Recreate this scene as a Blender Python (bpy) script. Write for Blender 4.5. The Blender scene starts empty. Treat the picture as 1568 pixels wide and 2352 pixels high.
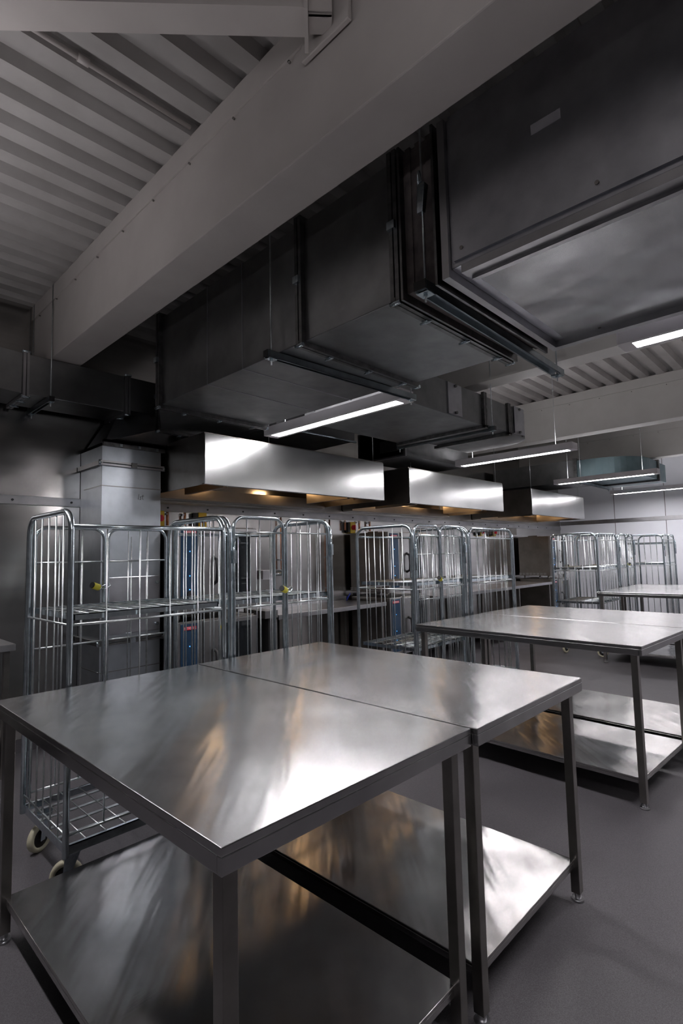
import bpy, math, random
from mathutils import Matrix, Vector
random.seed(7)
S = bpy.context.scene
COL = S.collection
PI = math.pi

# ------------------------------------------------------------------ camera
cam = bpy.data.cameras.new('camera'); cam.sensor_fit = 'VERTICAL'; cam.sensor_height = 36.0
cam.lens = 1215.25 / 2352 * 36.0; cam.clip_start = 0.05; cam.clip_end = 100
camo = bpy.data.objects.new('camera', cam); COL.objects.link(camo)
# columns: camera right, camera up, camera back in world axes (x and y follow the two directions of the building)
R = ((0.69474043, 0.04371666, 0.71793077), (-0.71889699, 0.07393719, 0.69117322), (-0.022866, -0.99630424, 0.08279493))
camo.matrix_world = Matrix(((R[0][0], -R[0][1], -R[0][2], 0), (R[1][0], -R[1][1], -R[1][2], 0), (R[2][0], -R[2][1], -R[2][2], 1.5), (0, 0, 0, 1)))
S.camera = camo
# ------------------------------------------------------------------ world, exposure, lamp strengths
w = bpy.data.worlds.new('world'); S.world = w; w.use_nodes = True
w.node_tree.nodes['Background'].inputs[0].default_value = (0.6, 0.65, 0.75, 1)
w.node_tree.nodes['Background'].inputs[1].default_value = 0.05
S.view_settings.view_transform = 'Standard'; S.view_settings.look = 'None'
S.view_settings.exposure = 0.12; S.view_settings.gamma = 1.0; S.view_settings.use_curve_mapping = False
LAMP = 72.0      # tube lamp diffusers, lower side
UPFILL = 18.0   # added glow on the lamp tops, lights deck, beams and ducts
WARM = 16.0      # hood lamps
LEDC = (1.0, 0.96, 0.985)

# ------------------------------------------------------------------ materials
MATS = {}
def nodes(name):
    m = bpy.data.materials.new(name); m.use_nodes = True
    nt = m.node_tree; b = nt.nodes['Principled BSDF']
    MATS[name] = m
    return m, nt, b
def coords(nt, scale=(1, 1, 1), kind='Object'):
    tc = nt.nodes.new('ShaderNodeNewGeometry') if kind == 'World' else nt.nodes.new('ShaderNodeTexCoord')
    mp = nt.nodes.new('ShaderNodeMapping'); mp.inputs['Scale'].default_value = scale
    nt.links.new(tc.outputs['Position' if kind == 'World' else 'Object'], mp.inputs['Vector'])
    return mp.outputs['Vector']
def noise(nt, vec, scale, detail=3.0, rough=0.55):
    n = nt.nodes.new('ShaderNodeTexNoise'); n.inputs['Scale'].default_value = scale
    n.inputs['Detail'].default_value = detail; n.inputs['Roughness'].default_value = rough
    nt.links.new(vec, n.inputs['Vector']); return n.outputs['Fac']
def ramp(nt, fac, a, b, lo=0.3, hi=0.7):
    r = nt.nodes.new('ShaderNodeMapRange'); r.inputs['From Min'].default_value = lo; r.inputs['From Max'].default_value = hi
    r.inputs['To Min'].default_value = a; r.inputs['To Max'].default_value = b
    nt.links.new(fac, r.inputs['Value']); return r.outputs['Result']
def colramp(nt, fac, ca, cb, lo=0.3, hi=0.7):
    r = nt.nodes.new('ShaderNodeValToRGB'); e = r.color_ramp.elements
    e[0].position = lo; e[1].position = hi; e[0].color = (*ca, 1); e[1].color = (*cb, 1)
    nt.links.new(fac, r.inputs['Fac']); return r.outputs['Color']
def bump(nt, b, facs):
    prev = None
    for f, s, d in facs:
        bp = nt.nodes.new('ShaderNodeBump'); bp.inputs['Strength'].default_value = s; bp.inputs['Distance'].default_value = d
        nt.links.new(f, bp.inputs['Height'])
        if prev is not None: nt.links.new(prev, bp.inputs['Normal'])
        prev = bp.outputs['Normal']
    nt.links.new(prev, b.inputs['Normal'])
def painted(name, c1, c2, rough=0.55, sc=6.0, bs=0.15, metallic=0.0):
    m, nt, b = nodes(name); v = coords(nt, kind='World')
    nt.links.new(colramp(nt, noise(nt, v, sc, 4), c1, c2), b.inputs['Base Color'])
    b.inputs['Roughness'].default_value = rough; b.inputs['Metallic'].default_value = metallic
    bump(nt, b, [(noise(nt, v, 90, 2), bs, 0.002)]); return m
def metal(name, c1, c2, r1, r2, sc=3.0, wav=0.0, wavsc=1.5, brush=None, aniso=0.0, stretch=(1, 1, 1), tangent=None, streak=0.0):
    m, nt, b = nodes(name); v = coords(nt, stretch, 'World')
    nt.links.new(colramp(nt, noise(nt, v, sc, 5), c1, c2), b.inputs['Base Color'])
    b.inputs['Metallic'].default_value = 1.0
    v2 = coords(nt, (1, 1, 1), 'World')
    nt.links.new(ramp(nt, noise(nt, v2, sc * 1.7, 6), r1, r2), b.inputs['Roughness'])
    if aniso:
        b.inputs['Anisotropic'].default_value = aniso
        cx = nt.nodes.new('ShaderNodeCombineXYZ')
        for i in range(3): cx.inputs[i].default_value = tangent[i]
        nt.links.new(cx.outputs[0], b.inputs['Tangent'])
    fs = []
    if wav: fs.append((noise(nt, coords(nt, (1, 1, 1), 'World'), wavsc, 1.5, 0.4), 1.0, wav))
    if streak:
        vv = coords(nt, (1.1, 0.13, 1), 'World'); vv.node.vector_type = 'TEXTURE'; vv.node.inputs['Rotation'].default_value = (0, 0, 0.82)
        fs.append((noise(nt, vv, 1.0, 2.5, 0.5), 1.0, streak))
    if brush: fs.append((noise(nt, coords(nt, brush, 'World'), 1.0, 3), 0.05, 0.001))
    if fs: bump(nt, b, fs)
    return m
def plain(name, c, rough=0.5, metallic=0.0, emit=None, strength=0.0):
    m, nt, b = nodes(name); v = coords(nt, kind='World')
    nt.links.new(colramp(nt, noise(nt, v, 12, 3), tuple(x * 0.88 for x in c), tuple(min(1, x * 1.1) for x in c)), b.inputs['Base Color'])
    b.inputs['Roughness'].default_value = rough; b.inputs['Metallic'].default_value = metallic
    if emit:
        b.inputs['Emission Color'].default_value = (*emit, 1); b.inputs['Emission Strength'].default_value = strength
    return m

M_top = metal('brushed_steel_top', (0.42, 0.42, 0.425), (0.54, 0.54, 0.54), 0.22, 0.255, 5, wav=0.010, wavsc=1.9, brush=(3, 260, 3), aniso=0.72, tangent=(1, .12, 0), streak=0.006)
M_shelf = metal('brushed_steel_shelf', (0.36, 0.355, 0.35), (0.48, 0.47, 0.465), 0.20, 0.245, 4, wav=0.02, wavsc=1.8, brush=(3, 260, 3), aniso=0.7, tangent=(1, .12, 0), streak=0.006)
M_leg = metal('satin_steel_leg', (0.22, 0.21, 0.20), (0.32, 0.305, 0.29), 0.285, 0.36, 6, brush=(150, 150, 4))
M_zinc = metal('zinc_plated_tube', (0.50, 0.57, 0.61), (0.70, 0.78, 0.82), 0.18, 0.26, 30)
M_wire = metal('zinc_plated_wire', (0.50, 0.54, 0.55), (0.70, 0.74, 0.75), 0.29, 0.35, 40)
M_duct = metal('galvanised_sheet', (0.26, 0.265, 0.27), (0.36, 0.365, 0.37), 0.285, 0.42, 5, wav=0.008, wavsc=2.0)
M_teal = metal('teal_tinted_galvanised', (0.14, 0.20, 0.22), (0.20, 0.27, 0.29), 0.42, 0.5, 5)
M_ductx = metal('dull_galvanised_sheet', (0.22, 0.225, 0.23), (0.30, 0.305, 0.31), 0.46, 0.58, 5)
M_ductb = metal('galvanised_panel', (0.42, 0.43, 0.47), (0.58, 0.59, 0.63), 0.285, 0.36, 6, wav=0.02, wavsc=2.4)
M_gloss = metal('bright_galvanised_panel', (0.55, 0.56, 0.58), (0.70, 0.71, 0.73), 0.21, 0.262, 6, wav=0.022, wavsc=2.6)
M_strut = metal('zinc_strut_steel', (0.26, 0.30, 0.32), (0.40, 0.45, 0.48), 0.285, 0.36, 8)
M_riser = metal('galvanised_riser', (0.50, 0.55, 0.60), (0.62, 0.67, 0.72), 0.285, 0.34, 6, wav=0.004)
M_clad = metal('steel_wall_cladding', (0.42, 0.41, 0.40), (0.52, 0.51, 0.50), 0.16, 0.26, 2, wav=0.035, wavsc=1.1, stretch=(0.3, 0.3, 4))
M_beamlit = painted('lightened_beam_paint', (0.60, 0.585, 0.56), (0.66, 0.645, 0.62), 0.5, 3)  # beam paint lightened to stand in for stronger light at the right
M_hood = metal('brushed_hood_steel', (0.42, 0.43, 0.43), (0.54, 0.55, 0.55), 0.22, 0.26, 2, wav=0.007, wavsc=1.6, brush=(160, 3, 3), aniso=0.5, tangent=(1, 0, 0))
M_hoodin = metal('hood_inner_steel', (0.40, 0.36, 0.31), (0.5, 0.46, 0.4), 0.285, 0.36, 3)
M_rail = metal('satin_rail_steel', (0.40, 0.40, 0.41), (0.52, 0.52, 0.54), 0.285, 0.38, 5)
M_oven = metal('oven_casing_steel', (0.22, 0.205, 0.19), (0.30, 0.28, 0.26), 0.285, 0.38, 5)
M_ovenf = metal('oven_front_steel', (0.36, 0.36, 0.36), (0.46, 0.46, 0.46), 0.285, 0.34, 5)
M_flange = metal('dark_flange_steel', (0.13, 0.13, 0.13), (0.24, 0.24, 0.24), 0.285, 0.42, 20)
M_bright = metal('bright_zinc_clamp', (0.5, 0.6, 0.66), (0.8, 0.88, 0.92), 0.2, 0.26, 60)
M_copper = metal('copper_pipe', (0.55, 0.27, 0.17), (0.72, 0.40, 0.28), 0.285, 0.4, 20)
M_beam = painted('warm_grey_beam_paint', (0.47, 0.435, 0.42), (0.53, 0.495, 0.475), 0.5, 3)
M_deck = painted('pale_grey_deck_paint', (0.33, 0.315, 0.305), (0.40, 0.385, 0.375), 0.5, 4)
M_wall = painted('white_wall_board', (0.76, 0.78, 0.84), (0.82, 0.84, 0.89), 0.4, 1.5, 0.05)
M_wallfar = painted('mid_grey_wall_paint', (0.16, 0.16, 0.165), (0.2, 0.2, 0.205), 0.6, 2)
M_lampb = painted('white_lamp_housing', (0.70, 0.67, 0.69), (0.75, 0.72, 0.74), 0.4, 4, 0.05)
M_led = plain('lit_diffuser', (0.9, 0.9, 0.9), 0.5, 0, LEDC, LAMP)
M_upfill = plain('added_up_glow', (0.9, 0.9, 0.9), 0.5, 0, LEDC, UPFILL)
M_warm = plain('lit_warm_lens', (0.9, 0.8, 0.6), 0.5, 0, (1.0, 0.60, 0.28), WARM)
M_black = plain('black_plastic', (0.015, 0.015, 0.016), 0.45)
M_rubber = plain('dark_gasket', (0.03, 0.026, 0.026), 0.7)
M_navy = plain('navy_control_glass', (0.02, 0.045, 0.085), 0.12)
M_glass = plain('dark_oven_glass', (0.01, 0.012, 0.014), 0.05)
M_blue = plain('blue_display_light', (0.1, 0.3, 0.8), 0.3, 0, (0.1, 0.45, 1.0), 1.2)
M_red = plain('red_badge', (0.55, 0.02, 0.04), 0.4)
M_white = plain('white_print', (0.75, 0.75, 0.78), 0.5)
M_yellow = plain('yellow_plastic', (0.62, 0.46, 0.02), 0.4)
M_lock = plain('yellow_vinyl_lock', (0.55, 0.50, 0.05), 0.35)
M_orange = plain('amber_lock', (0.42, 0.2, 0.03), 0.35)
M_cream = plain('cream_tyre', (0.60, 0.57, 0.42), 0.45)
M_bluec = plain('blue_cable', (0.02, 0.04, 0.4), 0.4)
M_ink = plain('black_marker', (0.02, 0.02, 0.025), 0.6)
M_redcable = plain('red_cable', (0.45, 0.03, 0.05), 0.5)
M_fabric = painted('woven_flexible_sleeve', (0.07, 0.06, 0.06), (0.16, 0.135, 0.13), 0.7, 14)
M_plate = plain('grey_rating_label', (0.30, 0.29, 0.31), 0.5)
# floor: dark grey safety resin with fine sparkle
M_floor, nt, b = nodes('dark_resin_floor'); v = coords(nt, kind='World')
n1 = noise(nt, v, 1.3, 5); n2 = noise(nt, v, 260, 2, 0.7)
mx = nt.nodes.new('ShaderNodeMix'); mx.data_type = 'RGBA'; mx.blend_type = 'MULTIPLY'; mx.inputs['Factor'].default_value = 1.0
nt.links.new(colramp(nt, n1, (0.078, 0.073, 0.080), (0.105, 0.099, 0.107)), mx.inputs['A'])
nt.links.new(colramp(nt, n2, (0.7, 0.7, 0.7), (1.35, 1.35, 1.35), 0.35, 0.68), mx.inputs['B'])
nt.links.new(mx.outputs['Result'], b.inputs['Base Color'])
nt.links.new(ramp(nt, n1, 0.38, 0.55), b.inputs['Roughness'])
bump(nt, b, [(n2, 0.2, 0.002)])

# ------------------------------------------------------------------ mesh helpers
class MB:
    def __init__(s): s.v = []; s.f = []; s.sm = []
    def add(s, vs, fs, smooth=False):
        o = len(s.v); s.v += [tuple(p) for p in vs]
        for f in fs: s.f.append(tuple(o + i for i in f)); s.sm.append(smooth)
        return s
    def box(s, x0, x1, y0, y1, z0, z1):
        x0, x1 = sorted((x0, x1)); y0, y1 = sorted((y0, y1)); z0, z1 = sorted((z0, z1))
        return s.hexa([(x0, y0), (x1, y0), (x1, y1), (x0, y1)], z0, [(x0, y0), (x1, y0), (x1, y1), (x0, y1)], z1)
    def hexa(s, a, z0, b, z1):
        vs = [(p[0], p[1], z0) for p in a] + [(p[0], p[1], z1) for p in b]
        return s.add(vs, [(0, 3, 2, 1), (4, 5, 6, 7), (0, 1, 5, 4), (1, 2, 6, 5), (2, 3, 7, 6), (3, 0, 4, 7)])
    def loft(s, A, B):          # two quads (lists of four 3D points) joined
        return s.add(list(A) + list(B), [(3, 2, 1, 0), (4, 5, 6, 7), (0, 1, 5, 4), (1, 2, 6, 5), (2, 3, 7, 6), (3, 0, 4, 7)])
    def tube(s, pts, r, n=8, closed=False, caps=True, flat=None):
        P = [Vector(p) for p in pts]; m = len(P); rings = []; prev = None
        for i, p in enumerate(P):
            if closed: t = (P[(i + 1) % m] - P[i - 1])
            else: t = (P[min(i + 1, m - 1)] - P[max(i - 1, 0)])
            t.normalize()
            if prev is None:
                a = Vector((0, 0, 1)) if abs(t.z) < 0.9 else Vector((1, 0, 0))
                u = t.cross(a).normalized()
            else:
                u = prev - t * prev.dot(t)
                u = u.normalized() if u.length > 1e-6 else t.orthogonal().normalized()
            prev = u; wv = t.cross(u)
            rings.append([p + (u * math.cos(2 * PI * k / n) + wv * math.sin(2 * PI * k / n)) * r for k in range(n)])
        vs = [q for rg in rings for q in rg]; fs = []
        for i in range(m if closed else m - 1):
            j = (i + 1) % m
            for k in range(n):
                k2 = (k + 1) % n; fs.append((i * n + k, j * n + k, j * n + k2, i * n + k2))
        s.add(vs, fs, True)
        if caps and not closed:
            o = len(s.v) - len(vs)
            s.f.append(tuple(o + k for k in range(n))); s.sm.append(False)
            s.f.append(tuple(o + (m - 1) * n + k for k in reversed(range(n)))); s.sm.append(False)
        return s
    def disc(s, c, axis, r, h, n=24, r2=None):      # solid cylinder or cone along an axis, centred at c
        a = Vector(axis).normalized(); u = a.orthogonal().normalized(); wv = a.cross(u); c = Vector(c); r2 = r if r2 is None else r2
        vs = [c - a * h / 2 + (u * math.cos(2 * PI * k / n) + wv * math.sin(2 * PI * k / n)) * r for k in range(n)]
        vs += [c + a * h / 2 + (u * math.cos(2 * PI * k / n) + wv * math.sin(2 * PI * k / n)) * r2 for k in range(n)]
        s.add(vs, [(k, (k + 1) % n, n + (k + 1) % n, n + k) for k in range(n)], True)
        o = len(s.v) - 2 * n
        s.f.append(tuple(o + k for k in reversed(range(n)))); s.sm.append(False)
        s.f.append(tuple(o + n + k for k in range(n))); s.sm.append(False)
        return s
    def lathe(s, c, axis, prof, n=24):              # closed profile of (along, radius) turned about the axis
        a = Vector(axis).normalized(); u = a.orthogonal().normalized(); wv = a.cross(u); c = Vector(c); m = len(prof)
        vs = [c + a * h + (u * math.cos(2 * PI * k / n) + wv * math.sin(2 * PI * k / n)) * r for k in range(n) for h, r in prof]
        fs = [(k * m + i, k * m + (i + 1) % m, ((k + 1) % n) * m + (i + 1) % m, ((k + 1) % n) * m + i) for k in range(n) for i in range(m)]
        return s.add(vs, fs, True)
    def make(s, name, mat, parent=None, bevel=0.0, loc=None):
        me = bpy.data.meshes.new(name); me.from_pydata(s.v, [], s.f)
        me.polygons.foreach_set('use_smooth', s.sm); me.materials.append(mat); me.update()
        import bmesh
        bm = bmesh.new(); bm.from_mesh(me); bmesh.ops.recalc_face_normals(bm, faces=bm.faces); bm.to_mesh(me); bm.free()
        o = bpy.data.objects.new(name, me); COL.objects.link(o)
        if parent is not None: o.parent = parent
        if loc: o.location = loc
        if bevel:
            md = o.modifiers.new('bevel', 'BEVEL'); md.width = bevel; md.segments = 2; md.limit_method = 'ANGLE'; md.harden_normals = False
        return o
def tag(o, label, cat=None, group=None):
    o['label'] = label
    if cat: o['category'] = cat
    if group: o['group'] = group
    return o
def thing(name, loc, label, cat, group=None, rz=0):
    o = bpy.data.objects.new(name, None); COL.objects.link(o); o.location = loc; o.rotation_euler = (0, 0, rz)
    o.empty_display_size = 0.1
    return tag(o, label, cat, group)
def struct(o): o['kind'] = 'structure'; return o
def dup(root, loc, label):
    def cp(o, parent):
        c = o.copy(); COL.objects.link(c)
        if parent is not None: c.parent = parent
        for ch in [k for k in o.children]: cp(ch, c)
        return c
    r = cp(root, None); r.location = loc; r['label'] = label; return r
def arch(a, b, z0, z1, r, seg=6):       # points of an upside-down U between plan points a and b
    a = Vector((a[0], a[1], 0)); b = Vector((b[0], b[1], 0)); d = (b - a); L = d.length; d.normalize()
    pts = [a + Vector((0, 0, z0)), a + Vector((0, 0, (z0 + z1) / 2))]
    for k in range(seg + 1):
        t = PI / 2 * k / seg; pts.append(a + d * (r - r * math.cos(t)) + Vector((0, 0, z1 - r + r * math.sin(t))))
    for k in range(seg + 1):
        t = PI / 2 * (1 - k / seg); pts.append(a + d * (L - r + r * math.cos(t)) + Vector((0, 0, z1 - r + r * math.sin(t))))
    pts += [b + Vector((0, 0, (z0 + z1) / 2)), b + Vector((0, 0, z0))]
    return pts

# ------------------------------------------------------------------ the room
X0, X1, Y0, Y1 = -3.0, 13.2, -5.2, 5.2
ZD = 3.82
FZ = -0.095      # finished floor level
struct(MB().box(X0 - .2, X1 + .2, Y0 - .2, Y1 + .2, FZ - 0.1, FZ).make('floor', M_floor))
# profiled deck: ribs run along x, pitch 0.2055 in y
mb = MB(); pitch = 0.2055; ph = 3.01; k0 = int((Y0 - ph) / pitch) - 1; k1 = int((Y1 - ph) / pitch) + 1
prof = []
for k in range(k0, k1 + 1):
    c = ph + k * pitch
    prof += [(c - 0.058, ZD), (c - 0.034, ZD + 0.06), (c + 0.034, ZD + 0.06), (c + 0.058, ZD)]
vs = []; fs = []
for y, z in prof: vs += [(X0 - .1, y, z), (X1 + .1, y, z)]
for i in range(len(prof) - 1): fs.append((2 * i, 2 * i + 1, 2 * i + 3, 2 * i + 2))
mb.add(vs, fs)
dk = struct(mb.make('ceiling', M_deck))
md = dk.modifiers.new('thickness', 'SOLIDIFY'); md.thickness = 0.01; md.offset = 0
struct(MB().box(X0 - .1, X1 + .1, Y1, Y1 + 0.15, FZ, 4).make('wall_back', M_clad))
struct(MB().box(X1, X1 + 0.15, Y0, Y1, FZ, 4).make('wall_right', M_wall))
struct(MB().box(X0 - 0.15, X0, Y0, Y1, FZ, 4).make('wall_left', M_wallfar))
struct(MB().box(X0 - .1, X1 + .1, Y0 - 0.15, Y0, FZ, 4).make('wall_front', M_wallfar))
struct(MB().box(X0, X1, Y1 - 0.012, Y1, 2.01, 2.09).make('trim_1', M_rail, bevel=0.003))
struct(MB().box(X1 - 0.014, X1, Y0, Y1 - 0.015, 2.12, 2.21).make('trim_2', M_rail, bevel=0.003))
# board joints of the white wall
for i, y in enumerate((3.93, 2.9, 1.7)):
    struct(MB().box(X1 - 0.005, X1, y - .006, y + .006, 0.1, 3.8).make('trim_%d' % (i + 3), M_wallfar))
struct(MB().box(X1 - .012, X1, Y0, Y1, FZ, 0.02).make('baseboard_right', M_floor))
struct(MB().box(X0, X1, Y1 - .012, Y1, FZ, 0.02).make('baseboard_back', M_floor))

# steel beams boxed in painted board, running along y
def beam(x, wd, label, z0=3.2, mat=None):
    mat = mat or M_beam
    t = thing('ceiling_beam', (x, 0, z0), label, 'beam')
    h = ZD - z0
    MB().box(0, wd, Y0, Y1, 0, h - 0.13).make('beam_casing', mat, t, bevel=0.006)
    MB().box(-0.008, wd + 0.008, Y0, Y1, h - 0.13, h).make('beam_head', mat, t)
    m = MB()
    y = -0.9
    while y < 5.1:
        m.disc((-0.012, y, h - 0.16), (1, 0, 0), 0.006, 0.012, 8); y += 0.42
    m.make('screw_row', M_leg, t)
    return t
beam(1.43, 0.245, 'large warm grey boxed beam crossing overhead, nearest and biggest of the ceiling beams')
def ibeam(x, label):
    t = thing('ceiling_beam', (x, 0, 3.2), label, 'beam')
    h = ZD - 3.2
    MB().box(0, 0.24, Y0, Y1, 0, 0.022).make('bottom_flange', M_beamlit, t)
    MB().box(0.112, 0.128, Y0, Y1, 0.022, h - 0.02).make('web', M_beamlit, t)
    MB().box(0, 0.24, Y0, Y1, h - 0.02, h).make('top_flange', M_beamlit, t)
    return t
ibeam(4.72, 'pale I-section beam seen past the right end of the near duct')
beam(7.93, 0.24, 'pale boxed beam above the second row of lamps', mat=M_beamlit)
beam(11.1, 0.24, 'farthest pale boxed beam, just in front of the white wall', mat=M_beamlit)
# diagonal beam bolted to the near face of the big beam
t = thing('diagonal_beam', (0.44, 2.23, 3.6), 'painted diagonal steel beam bolted to the big beam at upper left', 'beam')
ang = math.atan2(-.687, .726); t.rotation_euler = (0, 0, ang); L = 1.50
MB().box(-1.8, L - 0.30, -0.01, 0.01, 0.02, 0.18).make('web', M_beam, t)
MB().box(-1.8, L - 0.30, -0.06, 0.06, 0, 0.014).make('bottom_flange', M_beam, t)
MB().box(-1.8, L - 0.30, -0.06, 0.06, 0.18, 0.194).make('top_flange', M_beam, t)
MB().box(L - 0.30, L - 0.285, -0.09, 0.09, -0.04, 0.20).make('end_plate', M_beam, t)
m = MB().box(L - 0.285, L - 0.19, -0.035, -0.02, 0.0, 0.16).box(L - 0.285, L - 0.19, -0.035, 0.05, 0.0, 0.014)
m.make('fixing_cleat', M_beam, t, bevel=0.003)
m = MB()
for dx in (-.26, -.22):
    m.disc((L + dx, -0.045, 0.09), (0, 1, 0), 0.013, 0.025, 6)
m.make('bolt', M_beam, t)
def loc2(x, y):
    dx, dy = x - .44, y - 2.23; c, s_ = math.cos(ang), math.sin(ang); return (dx * c + dy * s_, -dx * s_ + dy * c)
q = [loc2(1.398, 1.25), loc2(1.42, 1.25), loc2(1.42, 1.52), loc2(1.398, 1.52)]
MB().hexa(q, -.03, q, .17).make('fixing_plate', M_beam, t, bevel=.004)
# conduit in a rib of the deck
t = thing('ceiling_conduit', (-1.2, 2.42, 3.835), 'thin conduit lying in a rib of the ceiling deck at upper left', 'conduit')
MB().tube([(0, 0, 0), (2.6, 0, 0)], 0.012, 8).make('pipe', M_beam, t)
MB().tube([(2.02, 0, 0), (2.07, 0, 0)], 0.018, 8).make('coupling', M_beam, t)
for y, nm, mt, lb in ((2.06, 'ceiling_conduit', M_leg, 'thin grey conduit lying in a ceiling rib left of the red cable'), (2.88, 'ceiling_conduit', M_leg, 'thin grey conduit in a ceiling rib, left of the other one beyond the lamp cord'), (1.46, 'ceiling_cable', M_redcable, 'red cable lying in a rib of the ceiling deck at the right')):
    o = MB().tube([(5.2, y, 3.836), (7.9, y, 3.836)], 0.011, 8).make(nm, mt); tag(o, lb, 'cable' if 'cable' in nm else 'conduit')

# ------------------------------------------------------------------ lamps
def lamp(x, y0, y1, label, cords=True):
    L = y1 - y0; t = thing('pendant_lamp', (x, y0, 2.66), label, 'lamp', 'tube lamps hung from the ceiling')
    m = MB(); wd = 0.162; h = 0.081
    m.box(0, wd, 0, 0.006, 0, h).box(0, wd, L - .006, L, 0, h).box(0, 0.006, .006, L - .006, 0, h).box(wd - .006, wd, .006, L - .006, 0, h)
    m.box(.006, .03, .006, L - .006, h - .006, h).box(wd - .03, wd - .006, .006, L - .006, h - .006, h).box(.03, wd - .03, .006, .05, h - .006, h).box(.03, wd - .03, L - .05, L - .006, h - .006, h)
    m.box(.006, wd - .006, .006, L - .006, .04, .046)
    m.box(.006, .032, .006, L - .006, 0, .006).box(wd - .032, wd - .006, .006, L - .006, 0, .006)
    m.box(.032, wd - .032, .006, .07, 0, .006).box(.032, wd - .032, L - .07, L - .006, 0, .006)
    m.make('housing', M_lampb, t)
    MB().box(.033, wd - .033, .071, L - .071, 0.002, 0.012).make('diffuser', M_led, t)
    MB().box(.031, wd - .031, .051, L - .051, h - .008, h - .001).make('added_up_strip', M_upfill, t)  # added glowing strip that throws light up to the ceiling
    for yy in (0.22, L - 0.22):
        m = MB().tube([(wd / 2, yy, h), (wd / 2, yy, 0.75), (wd / 2 - .04, yy, ZD - 2.66)], 0.0022, 5).tube([(wd / 2, yy, 0.75), (wd / 2 + .04, yy, ZD - 2.66)], 0.0022, 5)
        m.disc((wd / 2, yy, 0.75), (0, 0, 1), 0.008, 0.03, 8).make('suspension_wire', M_wire, t)
    return t
PY = ((2.34, 3.98), (-0.76, 0.885), (-3.86, -2.22))
lab = {(1, 0): 'lit tube lamp hanging beside the duct above the middle of the room, largest whole lamp', (2, 0): 'lit tube lamp hanging in front of the hoods, second whole lamp from the left',
       (3, 0): 'lit tube lamp third from the left, in front of the round teal duct elbow', (4, 0): 'farthest lit tube lamp, nearest the white wall, lowest in the photo',
       (1, 1): 'lit tube lamp cut off at the right edge under the big duct'}
for i, x in enumerate((0.12, 3.09, 6.12, 9.19, 11.9)):
    for j, (a, b_) in enumerate(PY):
        if j == 0 and i in (2, 3, 4): a, b_ = ((2.22, 3.76), (2.09, 3.69), (2.0, 3.61))[i - 2]
        if j == 2 and i < 3: continue
        lamp(3.21 if (i, j) == (1, 1) else x, a, b_, lab.get((i, j), 'lit tube lamp %s the viewer, row %s' % (('left of', 'right of', 'far right of', 'farther right of', 'farthest right of')[i], ('along the hoods', 'level with the viewer', 'behind')[j])))

# ------------------------------------------------------------------ ducts
def clampm(m, p, ax):     # a small G clamp
    x, y, z = p; s = 0.016
    m.box(x - s, x + s, y - s, y + s, z - .012, z + .014)
    if ax == 'x': m.tube([(x, y - .035, z - .012), (x, y + .035, z - .012)], 0.006, 6)
    if ax == 'z': m.box(x - .02, x - .0, y - .022, y + .022, z - .02, z + .02)
    if ax == 'y': m.tube([(x - .035, y, z - .012), (x + .035, y, z - .012)], 0.006, 6)
def clamps(parent, pts):
    for p, ax in pts:
        c = MB()
        if ax == 'corner': c.disc(p, (0, 1, 0), .012, .06, 8)
        elif ax == 'cornerx': c.disc(p, (1, 0, 0), .012, .06, 8)
        else: clampm(c, p, ax)
        c.make('clamp', M_bright, parent)
def flange_y(t, y, x0, x1, z0, z1, n=3, mat=None, o=0.03, th=0.022):
    """pair of angle frames round a duct that runs along y, at station y"""
    m = MB()
    for dy in (-th - .004, .004):
        m.box(x0 - o, x1 + o, y + dy, y + dy + th, z0 - o, z0).box(x0 - o, x1 + o, y + dy, y + dy + th, z1, z1 + o)
        m.box(x0 - o, x0, y + dy, y + dy + th, z0, z1).box(x1, x1 + o, y + dy, y + dy + th, z0, z1)
    m.box(x0 - o - .004, x1 + o + .004, y - .004, y + .004, z0 - o - .004, z0)
    f = m.make('joint_flange', mat or M_flange, t)
    clamps(f, [((x0 + (x1 - x0) * (k + .6) / n, y, z0 - o), 'x') for k in range(n)] + [((x0 - o, y, (z0 + z1) / 2), 'z'),
        ((x0 - o + .005, y, z0 - o + .005), 'corner'), ((x1 + o - .005, y, z0 - o + .005), 'corner')])
    return f
def hanger(label, a, b, z, w_=0.041, top=ZD, rod_in=0.05, near_top=None):
    """strut channel between plan points a and b under a duct, on two threaded rods; open side down"""
    a = Vector((a[0], a[1], 0)); b = Vector((b[0], b[1], 0)); d = b - a; L = d.length
    t = thing('trapeze_hanger', (a.x, a.y, z), label, 'hanger'); t.rotation_euler = (0, 0, math.atan2(d.y, d.x))
    h = 0.041; s = w_ / 2
    m = MB().box(0, L, -s, s, h - .003, h).box(0, L, -s, -s + .003, 0, h).box(0, L, s - .003, s, 0, h).box(0, L, -s, -s + .009, 0, .003).box(0, L, s - .009, s, 0, .003)
    m.make('strut_channel', M_strut, t)
    m = MB().box(-.002, 0, -s, s, 0, h).make('end_cap', M_black, t)
    for xx in (rod_in, L - rod_in):
        r = MB().tube([(xx, 0, -.04), (xx, 0, top - z)], .005, 8).make('threaded_rod', M_wire, t)
        MB().disc((xx, 0, -.012), (0, 0, 1), .010, .010, 6).box(xx - .03, xx + .03, -s, s, -.006, 0).make('nut_and_plate', M_bright, r)
    return t

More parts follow.
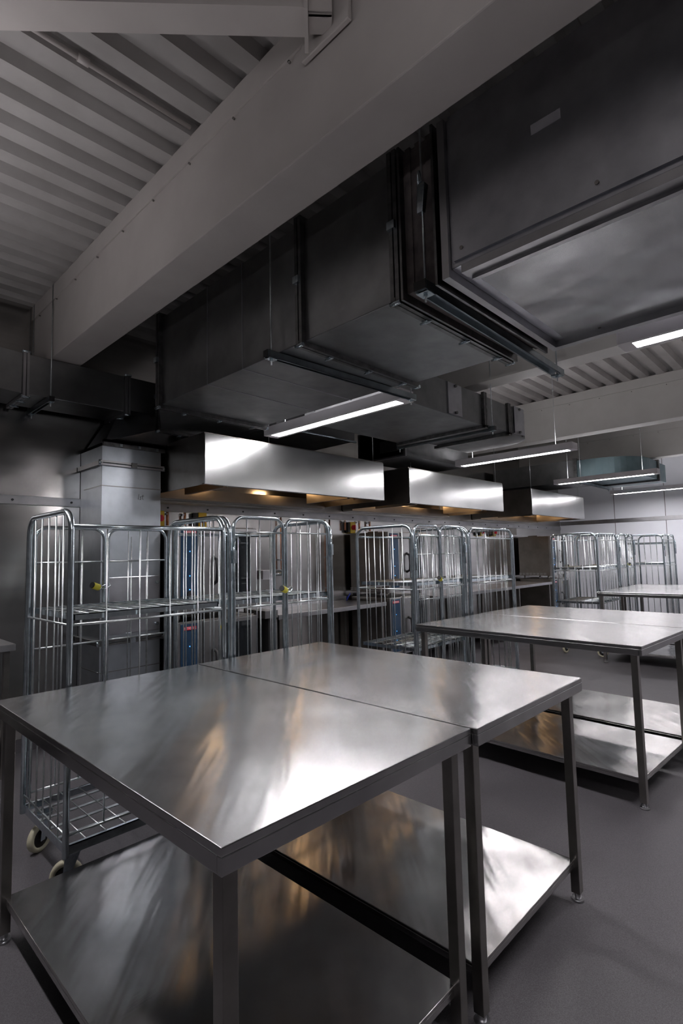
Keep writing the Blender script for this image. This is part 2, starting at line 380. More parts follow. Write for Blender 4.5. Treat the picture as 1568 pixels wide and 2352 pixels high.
# main rectangular duct
t = thing('rectangular_duct', (1.94, 1.46, 2.7), 'long dark galvanised duct running along the beam, from the flexible sleeve to the tapered end', 'duct')
m = MB().box(0, 1.01, 0.70, 2.32, 0, 0.7)
m.make('far_section', M_duct, t, bevel=0.004)
MB().box(0, 1.05, 0.0, 0.66, 0, 0.7).make('near_section', M_duct, t, bevel=0.004)
m = MB()
for yy in (1.25, 1.66): m.box(-.003, 1.013, yy - .004, yy + .004, -.003, 0.7)
m.make('standing_seam', M_ductb, t)
flange_y(t, 0.68, 0, 1.05, 0, 0.7, 3)
flange_y(t, 0.0, 0, 1.10, 0, 0.7, 3)
flange_y(t, 2.33, 0, 1.0, 0, 0.7, 3)
# taper and elbow down to the riser
A = [(0.0, 2.36, 0), (1.0, 2.36, 0), (1.0, 2.36, 0.7), (0.0, 2.36, 0.7)]
B = [(0.36, 3.02, 0.0), (1.02, 3.02, 0.0), (1.02, 3.02, 0.6), (0.36, 3.02, 0.6)]
MB().loft(A, B).make('tapered_section', M_duct, t)
flange_y(t, 3.05, .36, 1.02, 0, 0.6, 2)
# elbow sweeping down and left
A = [(0.36, 3.08, 0), (1.02, 3.08, 0), (1.02, 3.66, 0.55), (0.36, 3.66, 0.55)]
B = [(-0.04, 3.27, -0.13), (0.50, 3.27, -0.13), (0.50, 3.70, -0.13), (-0.04, 3.70, -0.13)]
MB().loft(A, B).make('elbow_section', M_duct, t)
m = MB().box(-.07, .51, 3.23, 3.26, -.18, -.12).box(-.07, .51, 3.23, 3.27, -.145, -.12)
f = m.make('joint_flange', M_flange, t)
for xx in (.08, .25, .42): MB().box(xx - .012, xx + .012, 3.215, 3.235, -.175, -.15).make('clamp', M_bright, f)

# vertical riser
t = thing('riser_duct', (1.86, 4.7, 0), 'pale galvanised vertical duct behind the first cage, marked 1st in black pen', 'duct')
MB().box(0, .55, 0, .49, FZ, 2.36).make('riser_body', M_riser, t, bevel=0.003)
MB().box(0.0, .55, 0, .49, 2.37, 2.52).make('riser_neck', M_riser, t)
for zz in (2.365, 0.80):
    m = MB().box(-.02, .57, -.03, -.0, zz - .022, zz - .004).box(-.02, .57, -.03, 0, zz + .004, zz + .022).box(-.03, 0, -.02, .49, zz - .02, zz + .02)
    f = m.make('joint_flange', M_rail if zz > 1 else M_flange, t)
    MB().box(.25, .30, -.045, -.03, zz - .022, zz + .022).make('clamp', M_bright if zz < 1 else M_flange, f)
    for xx in (-.02, .57): MB().disc((xx, -.015, zz), (0, 0, 1), .014, .05, 8).make('corner_clamp', M_bright, f)
m = MB()
for zz in (2.165, 1.5, 1.0, .55): m.box(-.003, .553, -.003, .4, zz - .004, zz + .004)
m.make('standing_seam', M_duct, t)
m = MB().box(.02, .54, -.012, 0, .86, 1.36)
p = m.make('access_panel', M_ductb, t, bevel=.01)
m = MB()
for zz in (.92, 1.3): m.disc((.51, -.02, zz), (0, 1, 0), .016, .018, 10).disc((.04, -.02, zz), (0, 1, 0), .016, .018, 10)
m.make('latch', M_bright, p)
# handwritten 1st
def strokes(m, ss, o, sx, sz, y, r=.0022):
    for st in ss: m.tube([(o[0] + px * sx, y, o[1] + pz * sz) for px, pz in st], r, 5)
m = MB()
strokes(m, [[(0, 0), (.12, 1)], [(.55, .5), (.42, .58), (.33, .48), (.45, .3), (.48, .12), (.36, 0), (.25, .08)],
            [(.8, .95), (.72, .3), (.78, .06), (.92, .1)], [(.58, .62), (1.0, .68)]], (.33, 2.06), .055, .05, -.003, .0014)
m.make('handwritten_mark', M_ink, t)

# near big duct (silencer) at upper right
t = thing('silencer_duct', (1.94, -4.6, 2.7), 'huge bluish steel duct at upper right with a pale bottom panel', 'duct')
LN = 4.6 + 1.17
MB().box(0, 1.16, 0, LN, .03, .72).make('duct_body', M_ductb, t, bevel=.004)
m = MB().box(-.012, .0, 0, LN - .02, .055, .72)
m.make('side_sheet', M_ductb, t)
m = MB().box(-.004, .05, 0, LN - .05, -.006, .03).box(.05, .075, 0, LN - .07, -.02, .03).box(1.12, 1.165, 0, LN, -.01, .03)
m.make('bottom_rim', M_rail, t)
m = MB()
for k in range(9):
    m.disc((-.014, LN - .06 - k * .55, .10), (1, 0, 0), .008, .006, 8)
    m.disc((.10, LN - .30 - k * .5, .026), (0, 0, 1), .009, .008, 8)
    m.disc((1.10, LN - .25 - k * .5, .026), (0, 0, 1), .009, .008, 8)
m.make('screw', M_leg, t)
MB().box(.075, 1.12, .05, LN - .06, .022, .03).make('bottom_panel', M_gloss, t)
pl = MB().box(-.0145, -.0125, LN - .50, LN - .385, .415, .455).make('rating_label', M_plate, t)
m = MB().box(-.09, -.012, 4.6 + .02, 4.6 + .08, .45, .75)
m.make('bracket', M_bright, t)
# vertical end frame
MB().box(-.02, 1.17, LN, LN + .035, -.01, .72).make('end_frame', M_rail, t)

# flexible sleeve between silencer and main duct
t = thing('flexible_connector', (1.94, 1.22, 2.7), 'dark woven flexible sleeve joining the two large ducts', 'duct sleeve')
m = MB(); n = 7
for k in range(n):
    y0 = k * .2 / n; o = .008 * (k % 2)
    m.box(.0 - o, 1.08 + o, y0, y0 + .2 / n, 0.01 - o, .7 + o)
m.make('sleeve', M_fabric, t)
m = MB().box(-.035, 1.12, -.0, .012, -.03, .72).box(-.035, 1.12, .188, .2, -.03, .72)
m.make('clamp_frame', M_flange, t)

hanger('strut channel under the flexible sleeve, nearest and thickest of the duct hangers', (1.862, 1.285), (3.50, 1.325), 2.655, w_=.062, rod_in=.045)
hanger('strut channel under the long duct, its right end by the largest whole lamp', (1.85, 2.36), (3.21, 2.30), 2.655, rod_in=.04)
# wire gripper on the rod of the near hanger
t = thing('wire_gripper', (1.945 - .055, 1.287, 3.02), 'bright zinc beam clamp on the hanger rod under the big beam', 'clamp')
m = MB().loft([(-.012, -.02, 0), (.012, -.02, 0), (.012, .01, 0), (-.012, .01, 0)], [(-.016, -.035, .13), (.02, -.035, .13), (.02, 0, .13), (-.016, 0, .13)])
m.tube([(.0, 0.01, .02), (.03, .03, .08), (.03, .025, .15), (0, 0, .2), (-.005, -.01, .14)], .008, 8)
m.make('gripper_body', M_bright, t, bevel=.003)

# duct 3: left, running along x in front of the back wall
t = thing('rectangular_duct', (0, 4.7, 2.86), 'dark duct at far left running under the end of the big beam', 'duct')
MB().box(1.27, 2.05, 0, .42, 0, .33).make('middle_section', M_duct, t, bevel=.003)
MB().loft([(-1.5, 0, .12), (-1.5, .42, .12), (-1.5, .42, .45), (-1.5, 0, .45)], [(1.22, -.0, 0), (1.22, .42, 0), (1.22, .42, .33), (1.22, 0, .33)]).make('raised_section', M_duct, t)
MB().box(2.10, 2.42, .0, .40, .02, .33).make('end_section', M_duct, t)
for xx in (1.245, 2.075):
    m = MB().box(xx - .022, xx - .003, -.03, .45, -.03, 0).box(xx + .003, xx + .022, -.03, .45, -.03, 0).box(xx - .022, xx - .003, -.03, 0, 0, .34).box(xx + .003, xx + .022, -.03, 0, 0, .34)
    f = m.make('joint_flange', M_rail, t)
    clamps(f, [((xx, .12, -.03), 'y'), ((xx, .30, -.03), 'y'), ((xx, -.02, -.03), 'cornerx'), ((xx, -.02, .34), 'cornerx')])
hanger('strut channel under the duct at far left, beside the end of the big beam', (1.42, 4.62), (1.42, 5.18), 2.815, rod_in=.03)

# X duct right of the lamp
t = thing('rectangular_duct', (3.13, 2.57, 2.765), 'stepped galvanised duct beyond the lamp, ending in a rounded elbow', 'duct')
t.scale = (1.05,) * 3
MB().box(.17, 1.52, .0, 1.02, 0, .30).make('wide_section', M_ductx, t, bevel=.003)
MB().box(-.10, .17, .1, .9, .13, .28).make('neck_section', M_ductx, t, bevel=.003)
MB().box(1.56, 2.0, -.02, .85, 0.01, .28).make('narrow_section', M_ductx, t, bevel=.003)
# elbow: quarter ring about (2.05+, .72)
m = MB(); cx, cy = 2.02, .80; seg = 10; inner = []; outer = []
R1 = .82
pts = [(2.02, -.02)] + [(2.30 + .38 * math.sin(PI / 2 * k / seg), .36 - .38 * math.cos(PI / 2 * k / seg)) for k in range(seg + 1)] + [(2.68, .85), (2.02, .85)]
n = len(pts); vs = [(x, y, 0.01) for x, y in pts] + [(x, y, .28) for x, y in pts]
m.add(vs, [tuple(range(n - 1, -1, -1)), tuple(range(n, 2 * n))] + [(i, (i + 1) % n, n + (i + 1) % n, n + i) for i in range(n)])
m.make('elbow_section', M_ductx, t)
for xx, y0, y1, zz in ((1.54, -.03, 1.03, .32), (2.01, -.04, .86, .30)):
    m = MB().box(xx - .03, xx - .004, y0, y0 + .03, -.02, zz).box(xx + .004, xx + .03, y0, y0 + .03, -.02, zz).box(xx - .03, xx + .03, y0, y1, -.03, 0)
    m.make('joint_flange', M_flange, t)
m = MB().box(2.30, 2.34, -.035, -.02, 0, .29).box(2.06, 2.09, -.035, -.02, 0, .28).make('standing_seam', M_flange, t)
for xa in (.92, 2.10):
    p = MB().box(xa, xa + .22, -.045 if xa > 2 else -.012, -.02 if xa > 2 else 0, .01, .29).make('access_panel', M_ductb, t)
    m = MB()
    for zz in (.03, .27): m.disc((xa + .11, -.05 if xa > 2 else -.02, zz), (0, 1, 0), .014, .02, 8)
    m.make('latch', M_flange, p)
hanger('strut channel running across below the stepped duct', (4.83, 2.49), (4.83, 3.72), 2.72, rod_in=.03)
# branch below: low plenum box behind the lamp
t = thing('branch_duct', (5.05, 3.66, 2.70), 'low dark branch duct beneath the stepped duct above the hoods', 'duct')
MB().box(0, 1.5, .15, .85, 0, .34).make('duct_body', M_ductx, t)
MB().box(.0, .03, .12, .88, -.02, .36).make('joint_flange', M_rail, t)
MB().box(-.015, 0, .2, .5, .06, .2).make('test_hole', M_black, t)
t = thing('branch_duct', (3.15, 3.85, 2.78), 'dark galvanised duct piece with bright clamps above the left hood', 'duct')
MB().box(.15, 1.3, .2, .9, .03, .45).make('duct_body', M_ductx, t)
m = MB().tube([(.15, .18, .02), (1.3, .18, .02)], .014, 8); m.make('joint_bar', M_bright, t)

# teal elbow duct far right
t = thing('elbow_duct', (9.72, 2.50, 2.77), 'teal grey round-cornered duct far right behind the third lamp', 'duct')
seg = 12
pts = [(.0, 1.0)] + [(.75 - .75 * math.cos(PI / 2 * k / seg), .75 - .75 * math.sin(PI / 2 * k / seg)) for k in range(seg + 1)] + [(1.3, 0), (1.3, 1.0)]
n = len(pts); m = MB()
m.add([(x, y, 0) for x, y in pts] + [(x, y, .34) for x, y in pts], [tuple(range(n - 1, -1, -1)), tuple(range(n, 2 * n))] + [(i, (i + 1) % n, n + (i + 1) % n, n + i) for i in range(n)])
m.make('elbow_section', M_teal, t)
MB().box(-.0, 1.0, .98, 2.6, -.03, .36).make('straight_section', M_ductx, t)
MB().box(1.3, 1.98, .02, .98, .0, .34).make('far_section', M_teal, t)
m = MB().box(-.05, 1.32, .96, 1.02, -.05, .38).box(1.28, 1.34, -.03, 1.0, -.03, .37)
m.make('joint_flange', M_flange, t)
hanger('strut channel under the teal elbow duct, near the white wall', (9.62, 3.40), (11.2, 3.40), 2.685, rod_in=.05)

# ------------------------------------------------------------------ extraction hoods
def hood(x0, L, label, tip):
    y0, y1, z0, z1 = 4.0, Y1 - .012, 2.15, 2.60
    t = thing('extraction_hood', (x0, y0, z0), label, 'extraction hood', 'extraction hoods over the ovens'); D = y1 - y0; H = z1 - z0
    MB().box(0, L, 0, .012, 0, H).box(0, L, .012, .05, 0, .012).make('front_panel', M_hood, t, bevel=.002)
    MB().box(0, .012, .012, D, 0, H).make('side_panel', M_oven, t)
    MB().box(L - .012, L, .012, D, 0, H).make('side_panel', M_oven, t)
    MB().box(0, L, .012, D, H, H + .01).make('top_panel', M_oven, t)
    MB().box(.012, L - .012, D - .16, D, -.02, .10).box(.012, L - .012, D - .18, D - .16, -.02, .02).make('rear_gutter', M_hoodin, t)
    fb = MB().loft([(.3, .16, .06), (L - .55, .16, .06), (L - .55, .18, .06), (.3, .18, .06)], [(.3, D - .45, .36), (L - .55, D - .45, .36), (L - .55, D - .43, .36), (.3, D - .43, .36)]).make('filter_bank', M_hoodin, t)
    m = MB(); n = int((L - .9) / .055)
    for k in range(n):
        xx = .33 + k * .055
        m.loft([(xx, .15, .052), (xx + .032, .15, .03), (xx + .032, .16, .03), (xx, .16, .052)], [(xx, D - .46, .35), (xx + .032, D - .46, .33), (xx + .032, D - .45, .33), (xx, D - .45, .35)])
    m.make('baffle_slats', M_hoodin, fb)
    MB().box(.25, .29, .1, D - .4, .0, .3).make('filter_end', M_hoodin, t); MB().box(L - .54, L - .50, .1, D - .4, 0, .3).make('filter_end', M_hoodin, t)
    MB().box(L - .40, L - .38, .1, .14, 0, .1).make('drain_pipe', M_copper, t)
    for xx in (.55, L - .85):
        l = MB().lathe((xx + .14, D - .30, .16), (0, 0, 1), [(0, .0), (0, .06), (.05, .07), (.06, 0)], 16).make('hood_lamp', M_warm, t)
    for xx, top in ((.75 if x0 < 3 else .12, 2.69 if 5 < x0 < 6 else ZD), (L - .12, ZD)):
        MB().tube([(xx, .06, H), (xx, .06, top - z0)], .004, 6).make('suspension_rod', M_wire, t)
    return t
hood(2.46, 2.44, 'stainless extraction hood nearest, left above the first ovens', 0)
hood(5.41, 2.50, 'middle stainless extraction hood, between the other two', 0)
hood(8.97, 2.50, 'farthest extraction hood, grey front close to the white wall', 0)

# ------------------------------------------------------------------ tables
def table(x0, y0, W, D, label, group=None, zt=.9, th=.06, rz=0):
    t = thing('work_table', (x0, y0, FZ), label, 'table', group, rz); zt -= FZ
    m = MB().box(0, W, 0, D, zt - .02, zt).box(0, W, 0, .018, zt - th, zt - .02).box(0, W, D - .018, D, zt - th, zt - .02).box(0, .018, .018, D - .018, zt - th, zt - .02).box(W - .018, W, .018, D - .018, zt - th, zt - .02)
    m.make('tabletop', M_top, t, bevel=.0025)
    s = .040; zs = .080 - FZ
    for lx in (.028, W - .028 - s):
        for ly in (.038, D - .03 - s):
            l = MB().box(lx, lx + s, ly, ly + s, .035, zt - .02).make('leg', M_leg, t, bevel=.002)
            MB().disc((lx + s / 2, ly + s / 2, .02), (0, 0, 1), .016, .04, 12).disc((lx + s / 2, ly + s / 2, .005), (0, 0, 1), .028, .01, 16).make('foot', M_rail, l)
    a, b, c, d = .050, W - .050, .062, D - .045
    m = MB().box(a, b, c, d, zs - .012, zs).box(a, b, c, c + .012, zs - .035, zs - .012).box(a, b, d - .012, d, zs - .035, zs - .012).box(a, a + .012, c + .012, d - .012, zs - .035, zs - .012).box(b - .012, b, c + .012, d - .012, zs - .035, zs - .012)
    m.make('undershelf', M_shelf, t, bevel=.002)
    return t
table(.647, .992, .998, 1.773, 'large nearest steel work table, wavy dull reflections on top, its corner pointing at the viewer')
table(1.655, .972, .965, 1.793, 'steel work table joined to the right side of the nearest one, beside the open floor')
G = 'work tables across the aisle'
table(3.672, .99, 1.02, 1.775, 'steel work table across the aisle, left half of the second pair', G, rz=-.05)
table(4.702, .938, .99, 1.80, 'steel work table across the aisle, right half of the second pair', G, rz=-.05)
table(8.10, .985, 1.02, 1.735, 'far steel work table at the right edge, left half of the third pair', G)
table(9.13, .985, 1.02, 1.735, 'far steel work table at the right edge, right half of the third pair', G)
table(12.0, .95, 1.1, 1.47, 'farthest steel work table, only its left corner in the frame, by the white wall', G)

# ------------------------------------------------------------------ roll cages
def castor(parent, x, y, yaw, top=.10):
    c = math.cos(yaw); s = math.sin(yaw)
    r = .075; hx, hy = x + c * .032, y + s * .032; hz = FZ + r
    ax = (-s, c, 0); A_ = Vector(ax); C_ = Vector((c, s, 0)); Z_ = Vector((0, 0, 1))
    w_ = MB().lathe((hx, hy, hz), ax, [(-.016, .05), (-.017, .066), (-.010, r), (.010, r), (.017, .066), (.016, .05)], 24).make('castor_tyre', M_cream, parent)
    MB().lathe((hx, hy, hz), ax, [(-.013, .008), (-.010, .05), (.010, .05), (.013, .008)], 18).make('castor_hub', M_black, w_)
    m = MB()
    for sg in (-1, 1):
        q = Vector((hx, hy, hz)) + A_ * sg * .021; q2 = Vector((x, y, top - .006)) + A_ * sg * .021; th = A_ * .003 * sg
        m.loft([q - C_ * .014 - Z_ * .014, q + C_ * .014 - Z_ * .014, q + C_ * .014 - Z_ * .014 + th, q - C_ * .014 - Z_ * .014 + th],
               [q2 - C_ * .034, q2 + C_ * .034, q2 + C_ * .034 + th, q2 - C_ * .034 + th])
    m.disc((x, y, top), (0, 0, 1), .040, .014, 16)
    m.make('castor_fork', M_bright, w_)
def wirebase(t, name, W, D, z, fr=.03, nx=9, ny=3, mat=None, frame_t=.006):
    m = MB().box(0, W, 0, frame_t, z - fr, z).box(0, W, D - frame_t, D, z - fr, z).box(0, frame_t, 0, D, z - fr, z).box(W - frame_t, W, 0, D, z - fr, z)
    m.box(0, W, 0, .022, z - .004, z).box(0, W, D - .022, D, z - .004, z)
    f = m.make(name, mat or M_zinc, t)
    m = MB()
    for k in range(1, ny + 1):
        yy = D * k / (ny + 1); m.box(.005, W - .005, yy - .012, yy + .012, z - .008, z - .004)
    for k in range(1, nx + 1):
        xx = W * k / (nx + 1); m.tube([(xx, .005, z - .001), (xx, D - .005, z - .001)], .0032, 6)
    m.make('wire_grid', M_wire, f)
    return f
def wires_x(m, x0, x1, y, z0, z1, n, r=.0034):
    for k in range(n):
        xx = x0 + (x1 - x0) * (k + 1) / (n + 1); m.tube([(xx, y, z0), (xx, y, z1)], r, 6)
def side(t, x, D, H, n=5, zr=(1.19,), zb=.10):
    fr = MB().tube(arch((x, 0), (x, D), zb, H, .10), .0155, 10).make('side_frame', M_zinc, t)
    m = MB()
    for k in range(n):
        yy = D * (k + 1) / (n + 1)
        e = min(yy, D - yy); top = H - .008 if e > .10 else H - .10 + math.sqrt(max(0, .01 - (.10 - e) ** 2))
        m.tube([(x, yy, .16), (x, yy, top)], .0042, 6)
    for z in zr: m.tube([(x, 0, z), (x, D, z)], .006, 6)
    m.tube([(x, 0, .20), (x, D, .20)], .006, 6)
    m.make('vertical_wires', M_wire, fr)
    return fr
def gate(t, xa, xb, y, H, zr=(1.665, 1.19), n=3, name='gate'):
    fr = MB().tube(arch((xa, y), (xb, y), .17, H, .07), .011, 8).make(name, M_zinc, t)
    m = MB(); wires_x(m, xa, xb, y - .002, .2, H - .004, n)
    wires_x(m, xa + .05, xb - .03, y + .004, .2, 1.66, n, .003)
    for z in zr + (.2, .7): m.tube([(xa, y, z), (xb, y, z)], .0065, 6)
    m.make('gate_wires', M_wire, fr)
    return fr
def latch(fr, x, y, z):
    MB().box(x - .012, x + .012, y - .03, y - .012, z - .05, z + .03).tube([(x + .005, y - .02, z + .09), (x - .01, y - .028, z + .03), (x, y - .022, z - .16)], .006, 6).make('latch', M_bright, fr)
def cage(x, y, W, D, near, far, label, mids=(1.24,), H=1.76, yaw=.6, ns=5, rz=0):
    t = thing('roll_cage', (x, y, 0), label, 'roll cage', 'wire roll cages', rz)
    wirebase(t, 'base_deck', W, D, .150, fr=.042, nx=8, ny=4)
    for z in mids: wirebase(t, 'shelf', W - .05, D - .04, z, nx=10, ny=4).location = (.025, .02, 0)
    side(t, 0, D, H, ns); b_ = side(t, W, D, H, ns)
    for yy, kind in ((0, near), (D, far)):
        if kind == 'rail':
            fr = MB().tube([(0, yy, 1.68), (W, yy, 1.68)], .012, 10).make('panel_rail', M_zinc, t)
            m = MB().tube([(0, yy, 1.19), (W, yy, 1.19)], .007, 8).tube([(0, yy, .2), (W, yy, .2)], .007, 8); wires_x(m, 0, W, yy, .2, 1.68, 4, .0042); m.make('panel_wires', M_wire, fr)
        elif kind == 'gates':
            g1 = gate(t, .03, W / 2 - .012, yy, H + .0, n=3); g2 = gate(t, W / 2 + .012, W - .03, yy, H + .0, n=3)
            if yy == 0: latch(g1, .02, yy, 1.52); latch(g2, W - .01, yy, 1.56)
        elif kind == 'lowgates':
            gate(t, .03, W / 2 - .012, yy, H - .05, zr=(1.5, 1.0), n=2); gate(t, W / 2 + .012, W - .03, yy, H - .05, zr=(1.5, 1.0), n=2)
        elif kind == 'arch':
            gate(t, .03, W - .03, yy, H - .01, zr=(1.65, 1.19), n=6)
    for i, (cx, cy) in enumerate(((.06, .06), (W - .08, .06), (.09, D - .08), (W - .08, D - .07))):
        castor(t, cx, cy, yaw + i * .5)
    return t
cage(.965, 2.80, .885, .67, 'rail', 'lowgates', 'nearest wire roll cage at left, in front of the marked riser duct, wheels in view', yaw=2.6)
cage(1.895, 2.80, .885, .67, 'gates', 'rail', 'wire roll cage with closed double gates, second from the left', yaw=.8)
cage(3.80, 2.80, .86, .66, 'gates', 'rail', 'wire roll cage with two shelves, left one of the middle pair', mids=(1.25, .68), yaw=.5)
cage(4.74, 2.80, .96, .66, 'arch', 'lowgates', 'wire roll cage right of the middle pair, behind the table corner', yaw=.9)
cage(8.40, 2.78, .95, .68, 'arch', 'gates', 'wire roll cage with low second shelf, leftmost of the far group', mids=(1.24, .72), yaw=-1.2)
cage(9.55, 2.82, .85, .66, 'gates', 'rail', 'wire roll cage squeezed between the far group cages behind the third table pair', yaw=.4)
cage(11.02, 2.50, .85, .62, 'gates', 'rail', 'farthest wire roll cage, standing against the white wall', mids=(1.24, 1.62), yaw=.3)
# padlocks
def padlock(x, y, z, mat, label, rz=0.3):
    t = thing('padlock', (x, y, z), label, 'padlock'); t.rotation_euler = (0, .35, rz)
    MB().disc((0, 0, 0), (1, 0, 0), .021, .05, 14).make('lock_body', mat, t, bevel=.004)
    MB().disc((-.028, 0, 0), (1, 0, 0), .019, .008, 14).make('end_cap', M_black, t)
    MB().tube([(.025, 0, .008), (.05, 0, .02), (.09, .01, .05), (.10, .0, .035), (.07, -.01, .005), (.025, 0, -.008)], .005, 6).make('shackle', M_zinc, t)
padlock(2.30, 2.765, 1.285, M_lock, 'yellow padlock joining the gates of the second cage from the left')
padlock(1.335, 3.44, 1.345, M_lock, 'yellow padlock on the rear gates of the nearest cage')
padlock(4.16, 2.765, 1.27, M_lock, 'yellow padlock on the left cage of the middle pair')
padlock(8.92, 3.42, 1.25, M_lock, 'small yellow padlock in the far group leftmost cage')
padlock(9.96, 2.78, 1.25, M_lock, 'bright yellow padlock on the squeezed far cage')
padlock(10.98, 3.02, 1.34, M_orange, 'amber padlock on the farthest cage by the white wall')

# ------------------------------------------------------------------ ovens
def text_obj(body, size, mat, parent, loc, rot, ext=.001):
    cu = bpy.data.curves.new('lettering', 'FONT'); cu.body = body; cu.size = size; cu.extrude = ext; cu.align_x = 'CENTER'; cu.align_y = 'CENTER'
    tmp = bpy.data.objects.new('lettering', cu); COL.objects.link(tmp)
    dg = bpy.context.evaluated_depsgraph_get(); me = bpy.data.meshes.new_from_object(tmp.evaluated_get(dg))
    bpy.data.objects.remove(tmp); bpy.data.curves.remove(cu)
    me.materials.clear(); me.materials.append(mat)
    o = bpy.data.objects.new('lettering', me); COL.objects.link(o); o.parent = parent; o.location = loc; o.rotation_euler = rot
    return o
def oven(x, z, H, label, W=.88, lower=False):
    y0 = 4.45; D = Y1 - .06 - y0
    t = thing('combi_oven', (x, y0, z), label, 'oven')
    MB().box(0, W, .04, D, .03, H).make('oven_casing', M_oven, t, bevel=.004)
    m = MB()
    for k in range(8):
        for j in range(2): m.box(-.003, 0, .12 + k * .075, .12 + k * .075 + .055, .05 + j * .022, .062 + j * .022)
    m.make('vent_slots', M_rail, t)
    MB().box(0, .26, 0, .04, .03, H).make('control_column', M_ovenf, t, bevel=.003)
    MB().box(.03, .215, -.006, 0, .09, H - .02).make('control_panel', M_navy, t, bevel=.003)
    b_ = MB().box(.055, .185, -.012, -.006, H - .075, H - .045).make('badge', M_red, t)
    text_obj('RATIONAL', .026, M_white, b_, (.12, -.0125, H - .06), (PI / 2, 0, 0))
    m = MB()
    for zz in (H * .72, H * .45, H * .3): m.disc((.12, -.008, zz), (0, 1, 0), .006, .004, 10)
    m.make('indicator_light', M_blue, t)
    MB().disc((.12, -.018, H * .25), (0, 1, 0), .03, .025, 20).make('dial', M_black, t)
    d = MB().box(.265, W, -.02, .04, .05, H - .01).make('door', M_ovenf, t, bevel=.006)
    MB().box(.50, W - .09, -.024, -.02, .1, H - .05).make('door_window', M_glass, d)
    MB().tube([(.37, -.02, H * .35), (.37, -.07, H * .38), (.375, -.075, H * .5), (.37, -.07, H * .62), (.37, -.02, H * .65)], .017, 10).make('handle', M_black, d)
    m = MB().loft([(.42, -.0225, H - .10), (.46, -.0225, H - .10), (.46, -.0205, H - .10), (.42, -.0205, H - .10)], [(.438, -.0225, H - .065), (.442, -.0225, H - .065), (.442, -.0205, H - .065), (.438, -.0205, H - .065)])
    m.make('warning_sticker', M_yellow, d)
    for cx in (.06, W - .06):
        for cy in (.1, D - .08): MB().disc((cx, cy, .0), (0, 0, 1), .02, .06, 12).make('foot', M_leg, t)
    MB().box(W * .3, W * .5, D - .3, D - .1, H, H + .03).make('flue', M_leg, t)
    return t
def stack(x, wu, wl, H=.84):
    oven(x, .97, .84, wu)
    oven(x, .13, .80, wl)
    # black plinth
stack(2.45, 'upper oven of the nearest stack, behind the first cages, with dark glass door', 'lower oven of the nearest stack, behind the first cages')
stack(5.50, 'upper oven of the middle stack, its brown side towards the left bench', 'lower oven of the middle stack behind the middle cages')
stack(10.75, 'upper oven of the far stack below the farthest hood', 'lower oven of the far stack below the farthest hood')
for x, lb in ((2.45, 'nearest'), (5.5, 'middle'), (10.75, 'far')):
    o = MB().box(x + .02, x + .86, 4.52, 5.1, FZ, .095).make('oven_plinth', M_black); tag(o, 'low black plinth under the %s oven stack' % lb, 'plinth')

# ------------------------------------------------------------------ benches by the wall
def bench(x0, x1, y0, label, legs=True):
    t = thing('wall_bench', (x0, y0, 0), label, 'bench'); W = x1 - x0; D = Y1 - .02 - y0
    MB().box(0, W, 0, D, .84, .89).make('benchtop', M_rail, t, bevel=.003)
    MB().box(0, W, D - .02, D, .89, .94).make('upstand', M_rail, t)
    n = max(2, int(W / 1.3) + 1)
    for k in range(n):
        xx = .03 + (W - .1) * k / (n - 1)
        for yy in (.03, D - .08): MB().box(xx, xx + .04, yy, yy + .04, FZ, .84).make('leg', M_leg, t)
    MB().box(.02, W - .02, .06, D - .03, .18, .20).make('undershelf', M_leg, t)
    return t
bench(3.62, 5.42, 4.44, 'steel wall bench between the nearest and the middle oven stacks')
bench(6.50, 10.60, 4.40, 'long steel wall bench between the middle and far oven stacks')
bench(-.6, 1.215, 4.64, 'pale bench end at the left edge before the steel wall')
t = thing('bench_box', (3.42, 4.42, 0), 'small upright steel stand with pale top beside the left bench', 'stand')
MB().box(0, .17, 0, .3, .87, .95).make('stand_top', M_ovenf, t, bevel=.003)
MB().box(.06, .10, .02, .28, FZ, .87).make('stand_leg', M_black, t)

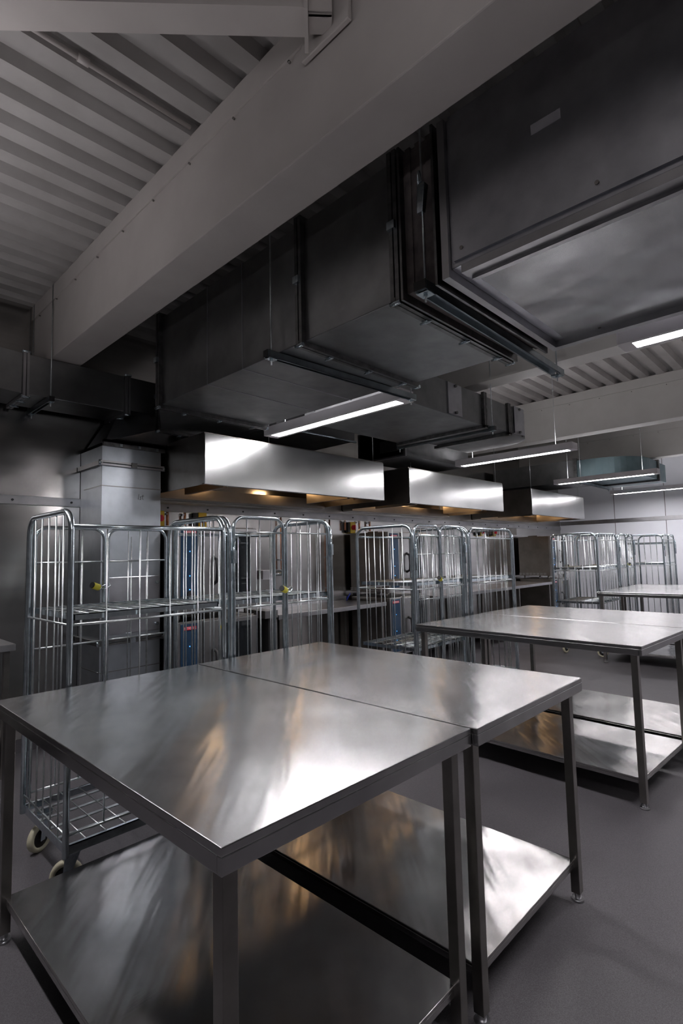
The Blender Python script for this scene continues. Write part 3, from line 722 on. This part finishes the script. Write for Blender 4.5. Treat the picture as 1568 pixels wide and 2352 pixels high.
# ------------------------------------------------------------------ wall services
def vpipe(x, z0, z1, label, r=.011):
    t = thing('copper_pipe', (x, Y1 - .045, z0), label, 'pipe')
    MB().tube([(0, 0, 0), (0, 0, z1 - z0)], r, 10).make('pipe', M_copper, t)
    m = MB()
    z = .12
    while z < z1 - z0: m.box(-.014, .014, -.012, .03, z - .008, z + .008); z += .42
    m.make('pipe_clip', M_rail, t)
vpipe(5.11, .95, 2.0, 'long copper pipe on the wall left of the middle ovens')
vpipe(4.25, 1.35, 2.0, 'copper pipe dropping to the valve behind the second cage')
for i, x in enumerate((2.72, 2.92, 3.08)): vpipe(x, 1.86, 2.0, ('short copper stub leftmost above the nearest ovens', 'short copper stub between two others above the nearest ovens', 'short copper stub rightmost above the nearest ovens')[i], .014)
for i, x in enumerate((5.42, 5.72, 5.95)): vpipe(x, 1.86, 2.0, ('short copper stub leftmost above the middle ovens', 'short copper stub between two others above the middle ovens', 'short copper stub rightmost above the middle ovens')[i], .014)
t = thing('water_valve', (4.05, Y1 - .06, 1.30), 'chrome pipe valve on the wall behind the second cage', 'valve')
MB().tube([(0, 0, 0), (.25, 0, 0)], .014, 10).make('pipe', M_bright, t)
MB().box(-.14, -.03, -.05, .04, -.06, .05).make('valve_box', M_rail, t, bevel=.004)
MB().disc((.2, -.03, 0), (0, 1, 0), .03, .02, 14).box(.23, .27, -.03, .03, -.03, .04).make('valve_body', M_bright, t)
def isolator(x, z, label, y=Y1 - .03):
    t = thing('isolator_switch', (x, y, z), label, 'switch')
    MB().box(-.05, .05, -.05, .015, -.08, .08).make('switch_box', M_yellow, t, bevel=.006)
    k = MB().disc((0, -.06, 0), (0, 1, 0), .034, .025, 20).make('knob', M_red, t)
    MB().box(-.01, .01, -.095, -.07, -.032, .032).make('grip', M_red, k)
    MB().box(-.085, -.052, -.04, .015, -.07, .075).make('side_box', M_black, t)
isolator(2.62, 1.93, 'yellow isolator with red knob at the riser duct edge')
isolator(3.12, 1.93, 'yellow isolator with red knob above the nearest ovens')
isolator(5.55, 1.90, 'yellow isolator with red knob above the middle oven stack')
isolator(9.20, 1.90, 'yellow isolator with red knob, left of a pair far along the wall')
isolator(9.70, 1.90, 'yellow isolator with red knob, right of a pair far along the wall')
o = MB().tube([(5.20, 4.95, .90), (5.22, 4.9, 1.0), (5.27, 4.95, .98), (5.25, 5.0, .93)], .006, 8).make('cable', M_bluec); tag(o, 'blue cable loop on the left bench by the middle oven', 'cable')
o = MB().box(9.6, 10.7, Y1 - .06, Y1 - .013, 1.86, 2.0).make('wall_casing', M_oven); tag(o, 'brownish steel casing on the wall under the farthest hood', 'casing')
m = MB()
for k in range(24): m.disc((1.3 + k * .48, Y1 - .017, 2.05), (0, 1, 0), .010, .01, 10)
m.make('bolt_heads', M_black, bpy.data.objects['trim_1'])
